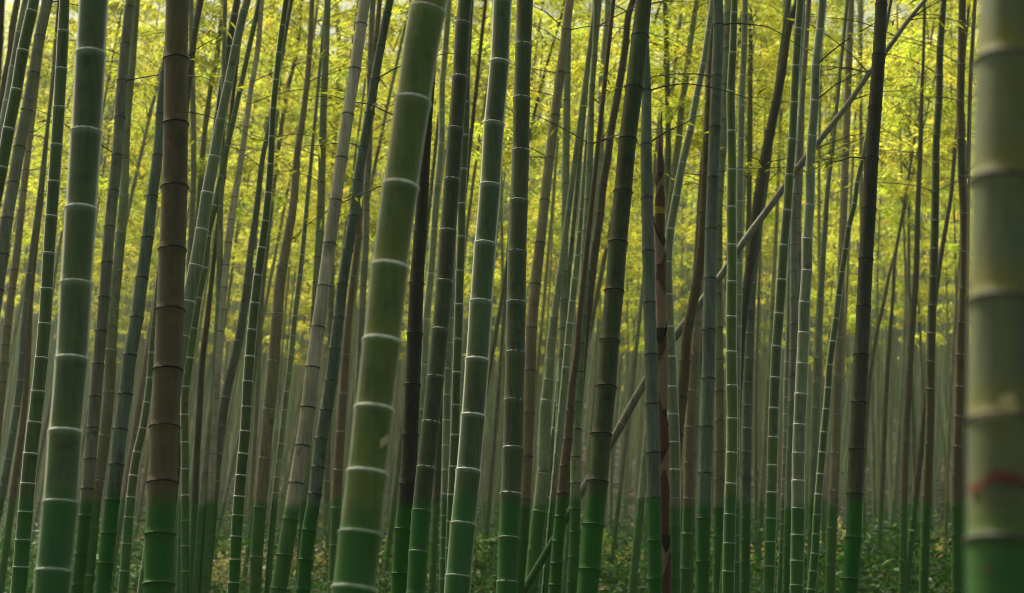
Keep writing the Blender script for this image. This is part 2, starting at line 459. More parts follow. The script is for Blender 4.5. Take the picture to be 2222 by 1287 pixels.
# --- left
T([(203,0,64),(187,288,68),(176,455,69),(165,620,70),(156,780,72),(142,938,74),(131,1092,78),(116,1241,80)], [118,288,455,617,780,938,1092,1241], 'W', 'green',
  'thickest dark green culm at left, seven bright white node rings', yel=.15, land='the thick left culm')
T([(140,0,22),(137,68,25),(128,233,26),(117,395,27),(106,550,27),(97,703,29),(83,850,31),(67,985,33),(55,1112,34),(45,1232,36)],
  [-10,68,150,233,315,395,470,550,627,703,777,850,917,985,1050,1112,1173,1232], 'W', 'green', 'slim green culm with white rings left of the thick dark green culm', D=.085, land='the slim left culm')
T([(74,0,24),(69,24,25),(50,110,26),(36,195,26),(19,280,27),(4,364,27),(-9,430,28)], [24,110,195,280,364,440], 'W', 'green', 'leaning green culm with white rings in the upper left corner', D=.09)
T([(56,0,16),(42,70,17),(29,145,18),(16,219,18),(2,294,19),(-10,360,19)], [70,145,219,294,370], 'W', 'pale', 'thin pale culm half hidden behind the leaning green corner culm', D=.085)
T([(103,0,24),(86,80,24),(73,160,25),(58,240,25),(42,320,26),(29,397,26),(15,475,27),(5,553,28),(-8,640,29)], [3,80,160,240,320,397,475,553,630], 'D', 'grey', 'grey culm with black rings leaning across the upper left corner')
T([(38,0,14),(27,60,15),(22,115,15),(12,167,16),(-4,300,17)], [10,60,115,167,222], 'D', 'dark', 'dark grey culm leaning out at the far upper left', D=.085)
T([(2,-20,20),(-3,80,22),(-10,180,24)], (60,110,100), 'D', 'brown', 'blurred brown culm cut off by the upper left corner', Y=4.6, crown=False, top=6)
T([(72,240,13),(56,370,15),(46,458,16),(37,544,17),(26,627,18),(16,709,19),(8,790,20),(-3,900,21)], [290,330,370,415,458,501,544,586,627,667,709,750,790,830], 'D', 'tan', 'brownish grey culm with thin dark rings near the left edge', tan=.8)
T([(112,200,8),(85,430,11),(56,660,14),(41,850,16),(10,1040,18),(-20,1190,19)], (300,60,56), 'D', 'blue', 'bluish grey plain culm between the left edge and slim ringed culm', wax=.2, ring=M_DIM)
T([(92,420,8),(70,610,11),(56,847,14),(48,932,15),(31,1052,16),(5,1250,17)], (500,62,52), 'D', 'brown', 'thin brown culm just left of the slim ringed left culm foot', tan=.9)
T([(282,0,20),(272,97,22),(265,176,23),(254,338,24),(238,493,25),(226,646,25),(213,791,26),(201,929,27),(190,1061,28),(176,1203,29),(166,1287,30)],
  [16,97,176,256,338,415,493,570,646,719,791,861,929,997,1061,1120,1203,1270], 'D', 'grey', 'grey culm with black rings right of the thick dark green culm', tan=.25)
T([(297,0,14),(287,135,16),(275,265,18),(267,454,21),(253,600,24),(244,693,25),(236,860,25),(222,984,25),(208,1086,25),(195,1223,26)], (135,64,110), 'D', 'pale', 'pale culm fading to orange tan behind the grey left culm', tan=1.0, ring=M_DIM, D=.108)
T([(366,100,18),(352,200,20),(342,338,23),(330,427,25),(320,517,27),(308,604,28),(297,690,29),(282,772,30),(272,856,31),(261,932,32),(253,1009,32),(244,1085,33),(229,1223,34)],
  [160,250,338,427,517,604,690,772,856,932,1009,1085,1158,1223], 'D', 'blue', 'blue green culm with dark rings left of the thick brown culm', D=.108)
T([(385,0,51),(382,130,52),(381,270,54),(379,407,57),(374,543,59),(369,674,61),(364,803,62),(357,927,63),(353,1048,65),(347,1160,66),(344,1268,66)], [130,270,407,543,674,803,927,1048,1160,1268], 'D', 'brown',
  'thick upright brown culm with thin dark rings', tan=.55, land='the thick brown culm')
T([(330,740,12),(322,850,15),(310,930,17),(297,985,19),(284,1080,21),(270,1250,23)], [765,820,873,929,981,1032,1079,1123,1180,1240], 'W', 'green', 'short visible green culm with pale rings left of the brown culm foot', D=.095)
T([(436,0,14),(424,62,14),(415,135,15),(406,208,15),(396,300,16),(388,420,17),(370,800,20)], [62,135,208,280,352], 'D', 'dark', 'dark thin culm touching the upper right side of the brown culm', D=.09, ring=M_DIM)
T([(414,0,12),(417,150,12),(419,250,13),(419,415,13),(414,522,14),(407,700,15),(400,950,16)], [17,77,135,193,250,304,360,415,470,522,574,626,676], 'D', 'grey', 'thin pale grey culm with black rings beside the brown culm', D=.08)
T([(537,0,17),(530,22,18),(512,100,19),(496,180,20),(479,260,22),(465,340,25),(450,419,27),(438,499,29),(425,577,31),(409,655,32),(385,800,33),(350,1050,35)], [22,100,180,260,340,419,499,577,655,730,805], 'W', 'pale',
  'pale green culm leaning right from behind the brown culm', D=.105, wax=.7)
T([(480,380,13),(465,450,15),(451,512,16),(444,581,17),(430,647,18),(420,713,19),(412,777,19),(403,839,19),(402,1000,19),(402,1287,20)], [446,512,581,647,713,777,839,900,960,1018,1075,1130,1185,1240], 'W', 'green',
  'slim green ringed culm right beside the brown culm, lower half', D=.085)
T([(515,0,16),(509,32,17),(496,102,17),(485,173,18),(474,250,18),(455,400,19),(420,700,21)], [32,102,173,244,314], 'W', 'dark', 'dark culm with two pale rings left of the leaning pale culm top', D=.09)
T([(484,0,10),(474,100,11),(455,205,12),(443,300,12),(435,400,13),(415,700,15)], (60,60,56), 'D', 'green', 'hazy green culm beyond the brown culm among yellow leaves', D=.1, ring=M_DIM)
T([(568,0,11),(556,130,12),(547,178,12),(533,277,13),(518,377,14),(509,429,15),(496,528,16),(485,625,17),(478,710,18),(468,850,19),(458,1050,20)], [32,81,130,178,227,277,328,377,429,478,528,576,625,673,720], 'D', 'beige',
  'thin beige grey culm with evenly spaced black rings, left of centre', D=.085, tan=.5)
T([(481,360,12),(478,447,13),(477,555,14),(475,659,15),(469,762,16),(463,860,17),(456,939,18),(441,1086,19),(432,1206,19),(426,1287,20)], [447,501,555,606,659,711,762,808,853,897,939], 'W', 'pale', 'pale thin culm with faint rings between two leaning culms left of centre', D=.085, ring=M_DIM, wax=.5)
T([(460,600,11),(449,700,13),(441,762,14),(432,900,15),(424,1052,16),(420,1150,16),(416,1287,17)], (640,54,50), 'D', 'dark', 'dark green shaded culm close right of the slim culm by the brown one', D=.08)
T([(596,200,10),(584,273,11),(570,342,12),(557,454,14),(547,522,15),(533,642,18),(520,728,20),(492,850,21),(472,984,22),(455,1180,23)], (300,66,58), 'D', 'blue', 'bluish culm crossing behind the white ringed culm left of centre', D=.1, ring=M_DIM)
T([(621,0,13),(613,55,13),(599,174,14),(593,236,14),(587,357,15),(576,480,17),(560,598,20),(547,716,22),(538,828,23),(532,936,24),(523,1032,25),(516,1119,26),(506,1287,27)],
  [-10,55,115,174,236,297,357,419,480,538,598,658,716,774,828,883,936,985,1032,1078,1119,1165,1215,1265], 'W', 'green', 'slim green culm with white rings left of the beige leaning culm', D=.09, land='the slim ringed culm')
T([(594,0,7),(588,137,8),(575,300,8),(560,450,9),(535,800,11)], (40,50,46), 'D', 'dark', 'very thin dark culm left of the slim green white ringed culm', D=.1)
T([(654,0,8),(642,120,9),(625,191,10),(611,273,10),(601,342,11),(585,480,12),(550,800,14)], (40,56,50), 'D', 'deep', 'thin leaning dark green culm in the yellow leaves left of centre', D=.11)
T([(677,0,11),(670,137,12),(659,240,14),(646,325,16),(635,454,19),(623,522,21),(608,608,24),(601,693,26),(591,813,27),(584,881,27),(572,1018,28),(560,1155,29),(553,1287,29)], (180,96,110), 'D', 'tan', 'smooth blurry tan grey culm between white ringed and beige culms', ring=M_DIM, D=.13, tan=.3)
T([(676,340,9),(668,423,10),(660,510,11),(651,598,12),(640,686,12),(632,770,13),(620,870,13),(610,963,14),(600,1050,15),(590,1155,16),(580,1287,16)], [381,423,466,510,553,598,642,686,729,770,810,850,890,927,963,1000,1036,1070], 'W', 'pale', 'very slim culm with pale rings just left of the beige culm', D=.072)
T([(711,0,14),(707,116,15),(702,232,16),(699,342,17),(694,505,18),(687,615,18),(679,760,18),(668,950,19)], [0,56,116,174,232,287,342,397,452,505,560,615,668,720], 'D', 'pale', 'pale upright culm with thin dark rings left of the beige leaning culm', D=.085)
T([(792,0,25),(784,54,25),(770,151,26),(755,249,26),(741,344,27),(728,436,28),(715,530,29),(703,622,30),(690,711,31),(678,798,32),(668,885,32),(656,968,33),(643,1049,34),(630,1128,35),(617,1206,36),(603,1287,37)],
  [-40,54,151,249,344,436,530,622,711,798,885,968,1049,1128,1206,1278], 'D', 'beige', 'beige grey culm with bold black rings leaning right, left of the blurred green culm', tan=.45, land='the beige leaning culm', D=.098)
T([(846,0,17),(840,30,18),(826,102,19),(813,174,20),(802,247,21),(788,321,21),(776,393,22),(767,470,23),(755,543,23),(743,617,24),(735,690,25),(726,758,26),(718,827,27),(708,891,28),(697,953,29),(690,1015,30),(683,1073,30),(670,1151,31),(657,1287,32)],
  [30,102,174,247,321,393,470,543,617,690,758,827,891,953,1015,1073,1151,1215], 'D', 'blue', 'blue grey culm right behind the beige leaning culm', D=.105, twigs=2)
T([(809,0,13),(803,137,13),(800,349,14),(796,403,15),(794,516,15),(791,570,16),(786,660,16),(775,900,18)], [45,100,160,225,288,349,403,458,516,570,622], 'D', 'grey', 'upright grey culm behind the blue grey culm, left of the blurred one', D=.085)
T([(731,0,9),(736,137,10),(729,240,10),(724,400,11),(718,700,13)], (60,58,50), 'D', 'deep', 'faint dark green culm among leaves left of the beige culm top', D=.11, ring=M_DIM)
T([(772,560,14),(756,700,16),(745,850,20),(735,1000,22),(722,1287,24)], (600,90,80), 'D', 'red', 'shaded red brown culm peeking left of the blurred green culm', D=.12, tan=.9, ring=M_DIM)
# --- centre
FR = T([(934,0,80),(927,30,80),(897,216,78),(870,400,79),(846,577,82),(829,738,84),(812,885,86),(797,1023,90),(782,1155,94),(768,1275,97)], [25,220,405,580,741,888,1027,1159,1279], 'W', 'bright',
  'thick out of focus bright green culm left of centre, yellow flushed', Y=4.45, yel=.5, wax=.55, land='the blurred green culm')
T([(934,150,24),(925,280,25),(917,420,27),(912,504,29),(904,615,32),(900,724,34),(895,835,35),(890,944,36),(885,1050,37),(874,1150,38),(866,1287,38)], [180,290,400,504,615,724,835,944,1050,1149,1245], 'D', 'black', 'nearly black culm behind the right side of the blurred green culm', D=.11)
T([(974,0,13),(966,110,14),(960,178,14),(958,311,15),(947,430,16),(935,594,16),(925,693,17),(921,791,17),(915,888,18),(909,984,19),(895,1200,20)], [111,178,240,311,400,497,594,693,791,888,984], 'W', 'pale', 'pale culm glimpsed beside the nearly black culm', D=.1)
T([(1010,0,31),(1005,51,33),(998,168,34),(989,280,35),(981,391,36),(972,502,37),(965,611,38),(955,716,38),(945,818,39),(935,917,40),(924,1015,41),(914,1109,42),(902,1287,43)], [51,168,280,391,502,611,716,818,917,1015,1109,1198], 'W', 'deep',
  'dark green culm with faint pale rings left of the brightest ringed culm', wax=.4, ring=M_DIM)
T([(1021,0,15),(1013,150,16),(1010,294,17),(1006,367,17),(1002,442,18),(1001,514,19),(998,588,19),(996,661,20),(994,736,20),(991,808,20),(989,879,20),(987,944,20),(984,1013,21),(981,1074,21),(975,1287,22)], [75,150,222,294,367,442,514,588,661,736,808,879,944,1013,1074,1132,1190], 'W', 'green',
  'slim white ringed culm squeezed just left of the brightest ringed culm', D=.075)
T([(978,640,15),(974,745,16),(970,857,17),(968,967,18),(966,1072,18),(962,1257,19)], [690,745,800,857,912,967,1020,1072,1120,1168,1213,1257], 'W', 'pale', 'slimmest white ringed culm in the lower gap beside the dark green culm', D=.07)
T([(985,640,11),(971,760,13),(957,900,15),(949,1050,16),(937,1287,17)], (700,60,50), 'D', 'black', 'black shaded thin culm hugging the dark green culm foot', D=.09)
T([(1090,0,40),(1084,136,43),(1072,270,46),(1064,403,47),(1053,530,49),(1044,656,51),(1036,782,53),(1027,903,54),(1017,1022,56),(1005,1138,57),(995,1252,58)], [2,136,270,403,530,656,782,903,1022,1138,1252], 'W', 'green',
  'brightest green culm at centre with crisp white rings and edges', wax=1.0, land='the central ringed culm')
T([(1139,0,36),(1136,98,36),(1132,214,37),(1130,328,38),(1126,437,40),(1122,548,42),(1120,657,43),(1118,766,44),(1115,870,44),(1113,973,46),(1108,1072,46),(1104,1168,47),(1101,1264,48)], [-15,98,214,328,437,548,657,766,870,973,1072,1168,1264], 'W', 'deep',
  'straight dark grey green culm with broken white rings right of centre', wax=.35, ring=M_DIM, land='the straight dark culm')
T([(1236,0,19),(1228,67,20),(1216,159,21),(1204,252,21),(1192,344,22),(1182,436,22),(1172,528,23),(1162,618,24),(1154,713,24),(1151,806,24),(1148,898,24),(1144,992,24),(1140,1085,24),(1134,1175,25),(1126,1264,25)],
  [-25,67,159,252,344,436,528,618,713,806,898,992,1085,1175,1264], 'D', 'tan', 'grey tan culm turning rust brown low, right of the straight dark culm', tan=.9, D=.095, twigs=5)
T([(1225,0,5),(1220,27,5),(1203,85,5.5),(1185,147,6),(1151,284,7),(1125,420,8),(1090,640,9)], (40,60,55), 'D', 'deep', 'whip thin dark culm slanting beside the straight dark culm top', D=.055)
T([(1234,0,14),(1232,103,15),(1230,219,16),(1228,338,17),(1226,464,17),(1224,591,18),(1222,714,19),(1220,772,19),(1216,885,20),(1208,1050,21),(1200,1250,21)], [40,103,160,219,280,338,400,464,529,591,654,714,772,830,885,940,990], 'D', 'pale', 'pale green upright culm with thin rings behind the grey tan culm', D=.092)
T([(1256,700,13),(1250,780,15),(1242,830,17),(1237,893,19),(1232,955,21),(1225,1013,23),(1220,1071,25),(1216,1122,26),(1211,1175,27),(1206,1250,28)], [770,832,893,955,1013,1071,1122,1175,1223,1270], 'D', 'red', 'red brown culm low between pale and leaning dark culms', tan=1.0, D=.088)
T([(1294,0,12),(1290,123,13),(1285,186,13),(1281,313,15),(1276,434,17),(1269,555,19),(1267,625,20),(1260,748,21),(1253,874,22),(1249,992,23),(1247,1156,24),(1240,1287,25)], [0,61,123,186,253,313,374,434,502,555,625,687,748,808,874,932,992,1050,1105,1156,1210], 'D', 'pale',
  'green culm with dark rings left of the leaning thick dark culm', D=.088, twigs=4)
T([(1268,380,12),(1259,505,14),(1248,605,15),(1237,702,16),(1226,820,17),(1210,1000,19)], [455,505,555,605,654,702,750,798], 'W', 'pale', 'pale ringed culm behind the green and grey tan culms', D=.08)
T([(1316,62,15),(1306,164,16),(1304,258,16),(1302,357,16),(1290,470,17),(1278,640,18)], [62,112,164,210,258,306,357,405,455,505], 'W', 'pale', 'pale hazy culm among leaves left of the thick leaning dark culm', D=.1, ring=M_DIM)
T([(1220,560,14),(1209,639,16),(1197,735,20),(1190,825,23),(1184,880,26),(1179,1028,30),(1165,1150,31),(1152,1287,31)], [592,639,688,735,779,825,870,1028,1110], 'W', 'pale', 'broad blurry pale culm low, right of the straight dark culm', D=.13, ring=M_DIM, wax=.4)
T([(1213,820,13),(1205,920,15),(1196,1000,16),(1192,1100,17),(1184,1160,17),(1175,1287,18)], [870,930,990,1045,1080,1114,1148,1190], 'W', 'green', 'short slim culm with pale rings beside the red brown culm foot', D=.085, ring=M_DIM)
T([(1375,0,15),(1365,27,15),(1358,91,16),(1339,212,17),(1327,277,17),(1319,337,18),(1308,402,19),(1302,464,19),(1293,526,20),(1285,588,20),(1278,649,20),(1271,711,20),(1258,830,21),(1235,1000,22)], [27,91,152,212,277,337,402,464,526,588,649,711,770], 'D', 'dark',
  'slim dark culm leaning alongside the left of the thick dark culm', tan=.4, D=.1, twigs=4)
T([(1397,0,35),(1389,80,38),(1376,192,39),(1362,303,39),(1352,417,40),(1341,527,41),(1333,632,42),(1323,740,43),(1316,840,44),(1305,943,45),(1297,1046,46),(1287,1140,47),(1279,1237,48)], [-30,80,192,303,417,527,632,740,840,943,1046,1140,1237], 'D', 'deep',
  'thick dark olive culm leaning right with black rings, right of centre', land='the leaning dark culm', D=.11)
T([(1393,0,19),(1403,198,21),(1402,315,25),(1404,432,27),(1407,547,28),(1409,659,28),(1413,771,29),(1415,878,30),(1417,984,31),(1419,1082,31),(1421,1257,33)], [80,198,315,432,547,659,771,878,984,1082,1174,1257], 'D', 'blue', 'dark green culm with black rings left of the brown sheathed shoot', D=.096)
T([(1546,0,12),(1537,67,13),(1526,139,14),(1511,210,15),(1498,283,16),(1481,353,17),(1468,425,18),(1455,497,19),(1449,569,20),(1451,652,21),(1456,780,24),(1462,950,27),(1463,1287,29)], [-5,67,139,210,283,353,425,497,569,640,710,775,840,900,960,1020], 'W', 'pale',
  'green culm bending right behind the brown shoot, white rings above', D=.105, tan=.7)
T([(1443,0,11),(1447,137,12),(1449,239,12),(1450,294,13),(1450,400,13),(1452,600,14),(1456,900,16)], [0,63,137,188,239,294,348,400], 'D', 'green', 'thin green culm upright above the brown shoot tip', D=.09, twigs=5)
T([(1436,0,6),(1414,68,7),(1396,140,7),(1370,260,8),(1320,520,10)], (30,45,40), 'D', 'deep', 'very thin slanting culm emerging right of the thick dark culm top', D=.08)
T([(1513,0,12),(1502,60,13),(1487,181,14),(1478,239,14),(1473,301,15),(1464,362,15),(1455,440,16),(1440,600,17)], [0,60,120,181,239,301,362,420], 'D', 'pale', 'grey green culm leaning right just behind the bent ringed culm', D=.095, twigs=3)
T([(1558,0,23),(1559,56,24),(1555,167,25),(1551,278,26),(1547,387,26),(1543,499,27),(1541,606,28),(1538,717,29),(1537,823,29),(1533,928,30),(1530,1028,30),(1527,1126,31),(1525,1220,31)], [-50,56,167,278,387,499,606,717,823,928,1028,1126,1220], 'D', 'blue',
  'steel grey culm with black rings left of the bright slim culm', D=.094)
T([(1536,250,16),(1527,430,18),(1520,557,21),(1510,625,22),(1493,711,23),(1483,830,25),(1473,915,26),(1456,1150,28)], (300,84,76), 'D', 'brown', 'dull brown bowed culm left of the steel grey culm', D=.105, tan=.4)
T([(1515,650,16),(1508,762,20),(1497,915,22),(1494,1052,23),(1486,1287,24)], (690,85,75), 'D', 'tan', 'pinkish tan culm low between bowed and steel grey culms', tan=1.0, D=.11, ring=M_DIM)
T([(1520,600,11),(1514,760,13),(1509,926,14),(1502,1054,15),(1499,1177,16),(1496,1287,16)], [690,750,810,868,926,989,1054,1115,1177,1235], 'D', 'pale', 'thin greenish culm touching the steel grey culm on its left', D=.075)
T([(1584,0,25),(1580,109,25),(1575,186,24),(1568,300,22),(1560,420,20),(1558,560,20),(1560,750,20),(1561,900,21),(1556,1287,22)], [32,109,186,263,340,417,492,566,640,712,782,850,915,980,1043,1105,1165], 'D', 'pale', 'grey green culm right behind the steel grey culm', D=.098, tan=.7)
T([(1594,0,15),(1590,115,17),(1586,200,19),(1587,285,20),(1588,369,21),(1587,450,22),(1588,532,22),(1588,612,23),(1587,688,24),(1587,764,24),(1588,837,25),(1589,909,25),(1588,983,26),(1586,1050,26),(1584,1117,27),(1581,1241,28)],
  [28,115,200,285,369,450,532,612,688,764,837,909,983,1050,1117,1180,1241], 'W', 'bright', 'bright slim green culm with crisp white rings right of the steel grey culm', D=.088, wax=1., land='the bright slim culm')
T([(1617,0,14),(1615,96,14),(1609,229,15),(1608,301,15),(1606,369,16),(1604,505,16),(1603,640,16),(1600,770,17),(1597,908,17),(1597,1102,18),(1597,1287,19)], [30,96,163,229,301,369,437,505,572,640,708,775,842,908,975,1040,1102,1163,1221], 'W', 'pale', 'pale ringed culm half hidden behind the bright slim culm', D=.075)
T([(1614,0,8),(1599,137,9),(1582,250,9),(1562,400,10),(1545,560,11)], (50,60,56), 'D', 'black', 'thin black culm slanting behind the steel grey and bright slim culms', D=.075)
T([(1628,0,10),(1628,202,11),(1627,308,12),(1625,454,12),(1622,700,14)], (52,50,48), 'D', 'deep', 'thin dark green upright culm right of the bright slim culm top', D=.09, twigs=2)
T([(1733,0,15),(1720,31,15),(1697,158,18),(1684,224,20),(1671,287,22),(1658,354,23),(1647,422,23),(1638,490,22),(1630,558,21),(1620,627,21),(1611,693,21),(1603,800,22),(1594,950,23)], [-30,31,95,158,224,287,354,422,490,558,627,693,755], 'D', 'dark', 'dark grey culm leaning right behind the long slanting culm', D=.1)
T([(1672,300,14),(1660,400,16),(1647,488,17),(1638,557,18),(1630,660,19),(1626,762,20),(1621,950,21),(1618,1189,22)], [400,450,505,560,615,670,724,779,830,880,930,980], 'D', 'blue', 'bluish upright culm right of the bright slim culm, lower half', D=.098, ring=M_DIM)
# the long slanting one
T([(2030,-30,9),(2007,0,9.5),(1971,44,10),(1929,103,11),(1886,159,12),(1845,219,12.5),(1799,279,13),(1746,345,14),(1677,440,15),(1616,522,16),(1565,598,16.5),(1490,697,18),(1447,755,18),(1391,844,18),(1327,960,18),(1271,1052,17),(1202,1172,17),(1143,1271,18)],
  [0,44,79,159,219,279,331,379,430,495,522,575,640,697,755,800,864,919,985,1052,1112,1172,1226,1271], 'D', 'cane', 'long fallen culm slanting diagonally up to the upper right', Y=15.6, tilt=0.0, wax=.5, top=7.0, crown=False, twigs=9, ring=M_DIM)
# --- right
T([(1737,0,17),(1732,63,17),(1727,143,18),(1723,223,18),(1719,303,19),(1713,380,20),(1708,457,20),(1701,533,21),(1696,608,22),(1691,681,22),(1685,752,23),(1682,820,23),(1679,886,23),(1676,1010,24),(1673,1126,25),(1668,1287,26)],
  [-15,63,143,223,303,380,457,533,608,681,752,820,886,949,1010,1069,1126,1177,1230], 'W', 'green', 'green white ringed culm crossed by the long slanting culm, leaning right', Y=13.8)
T([(1743,0,10),(1741,103,11),(1740,231,12),(1738,342,12),(1734,452,12),(1732,623,13),(1728,760,14)], [0,60,115,175,231,285,342,398,452,507,567,623], 'D', 'grey', 'thin grey culm with black rings between two white ringed culms', D=.072, twigs=4)
T([(1738,250,13),(1731,370,15),(1725,440,16),(1722,533,17),(1722,647,17),(1721,762,17),(1718,874,17),(1712,1050,18),(1706,1287,19)], [310,365,422,476,533,590,647,705,762,818,874,928], 'D', 'grey', 'smooth light grey culm in front between two white ringed culms', D=.078)
T([(1785,0,18),(1779,65,18),(1770,143,19),(1768,220,20),(1762,296,21),(1758,373,22),(1757,446,22),(1752,519,23),(1751,588,24),(1746,657,25),(1744,723,26),(1741,790,27),(1738,856,28),(1735,922,28),(1733,984,29),(1732,1044,29),(1732,1104,30),(1730,1218,31),(1729,1271,31)],
  [-10,65,143,220,296,373,446,519,588,657,723,790,856,922,984,1044,1104,1162,1218,1271], 'W', 'pale', 'stout pale green culm with many white rings, right third', D=.098, land='the pale ringed culm', twigs=2)
T([(1710,740,11),(1706,862,13),(1705,970,14),(1702,1073,15),(1700,1138,15),(1692,1287,16)], [785,823,862,899,936,970,1005,1040,1073,1106,1138,1170,1200], 'W', 'pale', 'tiny ringed pale culm low left of the stout pale green culm', D=.07)
T([(1806,330,9),(1796,410,10),(1791,481,12),(1785,565,14),(1780,649,16),(1776,731,17),(1772,830,20),(1768,950,22),(1762,1287,24)], [400,481,565,649,731,776,830,885], 'W', 'pale', 'hazy grey green culm right behind the stout pale green culm', D=.1, ring=M_DIM, wax=.4)
T([(1826,100,5),(1811,219,6),(1802,320,6),(1790,480,7),(1775,760,9)], (60,40,36), 'D', 'deep', 'faintest thin culm in yellow leaves right of the stout pale culm', D=.09)
T([(1889,240,9),(1877,325,10),(1860,396,11),(1854,442,12),(1842,492,12),(1835,541,13),(1827,591,13),(1820,642,14),(1814,692,14),(1807,741,15),(1800,792,15),(1797,842,16),(1793,888,16),(1788,938,17),(1780,1029,17),(1773,1118,18),(1768,1202,19),(1760,1287,20)],
  [300,348,396,442,492,541,591,642,692,741,792,842,888,938,982,1029,1073,1118,1160,1202,1240,1280], 'W', 'green', 'thin white outlined culm leaning right beneath the dark right culm', D=.075, wax=1., land='the thin outlined culm')
T([(1913,0,26),(1907,121,29),(1899,234,30),(1891,345,31),(1886,454,31),(1879,563,32),(1874,666,32),(1869,771,33),(1864,874,34),(1859,976,35),(1855,1072,35),(1852,1167,36),(1845,1257,37)], [11,121,234,345,454,563,666,771,874,976,1072,1167,1257], 'D', 'dark',
  'tall dark grey culm with black rings in the right third', land='the dark right culm', D=.1, twigs=1)
T([(2048,0,13),(2045,34,14),(2040,103,15),(2037,226,16),(2032,294,16),(2030,417,17),(2027,541,18),(2025,602,18),(2022,690,19),(2019,800,20),(2018,915,20),(2012,1052,21),(2004,1287,22)], [34,103,165,226,294,355,417,480,541,602,663,724,785,845], 'D', 'deep', 'dark green culm with rusty foot left of the blurred right edge culm', tan=.9, D=.1, ring=M_DIM, twigs=5)
T([(2088,0,17),(2086,140,17),(2084,220,17),(2085,301,17),(2087,383,17),(2091,464,17),(2091,547,17),(2089,650,18),(2085,728,20),(2082,868,21),(2078,984,22),(2076,1287,23)], [60,140,220,301,383,464,547,627,700,770,840,905,970], 'D', 'brown', 'brown upright culm close to the left of the nearest blurred culm', tan=.7, D=.1, ring=M_DIM, twigs=3)
T([(2116,0,9),(2110,103,10),(2105,205,10),(2102,342,11),(2098,600,13),(2094,1000,15)], (60,52,46), 'D', 'black', 'thin black culm partly covered by the nearest blurred culm', D=.075, twigs=3)
T([(2080,250,8),(2069,359,9),(2064,420,9),(2053,488,10),(2043,547,11),(2030,640,12),(2010,860,14)], (300,52,46), 'D', 'dark', 'thin dark culm slanting into the rusty footed culm', D=.08)
T([(2006,0,6),(2004,113,7),(2000,205,9),(1997,325,11),(1992,437,12),(1987,608,14),(1980,700,15),(1974,800,15),(1966,950,16),(1958,1287,18)], (60,55,50), 'D', 'dark', 'thin culm against the brightest leaves, turning red brown lower', tan=1., D=.1, twigs=5)
T([(1962,440,6),(1951,505,7),(1941,567,8),(1938,640,8),(1933,700,9),(1927,780,10),(1915,1050,11)], (480,44,40), 'D', 'dark', 'wispy dark culm right of the tall dark grey culm', D=.08)
T([(1944,540,6),(1930,594,7),(1917,659,8),(1903,720,8),(1890,800,9),(1875,1000,10)], (560,40,36), 'D', 'brown', 'slanting thin culm low right beside the tall dark grey culm', D=.075)
T([(1815,880,20),(1812,1000,22),(1806,1130,23),(1800,1287,24)], (900,90,80), 'D', 'tan', 'dull brown shaded culm between thin outlined and dark right culms', D=.12, tan=.6, ring=M_DIM)
UR = T([(2192,-20,134),(2186,135,138),(2178,395,142),(2176,655,146),(2174,915,150),(2174,1175,154),(2174,1300,156)], [140,400,660,918,1178], 'D', 'olive',
  'nearest out of focus pale olive culm cut by the right edge', Y=1.95, yel=.75, wax=.4, crown=True, land='the nearest blurred culm', ring=plain('papery_node', (.085, .075, .055)))
LAND.sort()

# ---- marks on the two nearest stems: red paint and pale flaked patches, curved on the bark
def bark_patch(info, name, px, py, w, h, mtl, shape, eps=.0012):
    root, Xf, (Y, K, Yf), Rf, base, culm = info
    vs, fs = [], []
    nx, ny = 40, 28
    for j in range(ny + 1):
        for i in range(nx + 1):
            u, v = i / nx * 2 - 1, j / ny * 2 - 1
            x = px + u * w / 2 + shape[0](v) * w; y = py + v * h / 2 + shape[1](u) * h
            X, Z, t = at(x, y, Y - .05, K)
            r = float(Rf(Z)) + eps; cx = float(Xf(Z)); s = max(-.96, min(.96, (X - cx) / r))
            q_ = math.sqrt(1 - s * s) * r; vs.append((cx + s * r - base[0], float(Yf(Z)) - base[1] - q_, Z - base[2] + K * q_))
    for j in range(ny):
        for i in range(nx):
            u, v = (i + .5) / nx * 2 - 1, (j + .5) / ny * 2 - 1
            if shape[2](u, v):
                a = j * (nx + 1) + i; fs.append((a, a + nx + 1, a + nx + 2, a + 1))
    return mesh_obj(name, vs, fs, [mtl], culm, True)
M_RED = plain('red_paint', (.15, .024, .012), .6, 25, .5)
M_FLAKE = plain('pale_flake', (.50, .42, .20), .7, 30, .35)
z0 = lambda a: 0.0
bark_patch(UR, 'paint_mark', 2180, 1052, 128, 28, M_RED, (z0, lambda u: .9 * u * u - .3 + .12 * math.sin(7 * u), lambda u, v: abs(v) < .85 - .5 * abs(math.sin(5 * u + 1)) * abs(u)))
bark_patch(UR, 'paint_mark', 2152, 1246, 42, 18, plain('faded_red_paint', (.085, .050, .018), .6, 25, .4), (lambda v: -.3 * v, z0, lambda u, v: abs(v - .4 * math.sin(3 * u)) < .38))
bark_patch(UR, 'bark_flake', 2178, 885, 90, 58, M_FLAKE, (lambda v: -.05 * v, z0, lambda u, v: (v > .35 + .22 * math.sin(5 * u + 1) and abs(u) < .92) or ((u - .32) ** 2 / .16 + (v + .1 - .2 * math.sin(6 * u)) ** 2 / .55) < 1))
bark_patch(FR, 'bark_flake', 832, 962, 22, 34, M_FLAKE, (lambda v: -.35 * v, z0, lambda u, v: abs(u) < .8 - .75 * abs(v)))

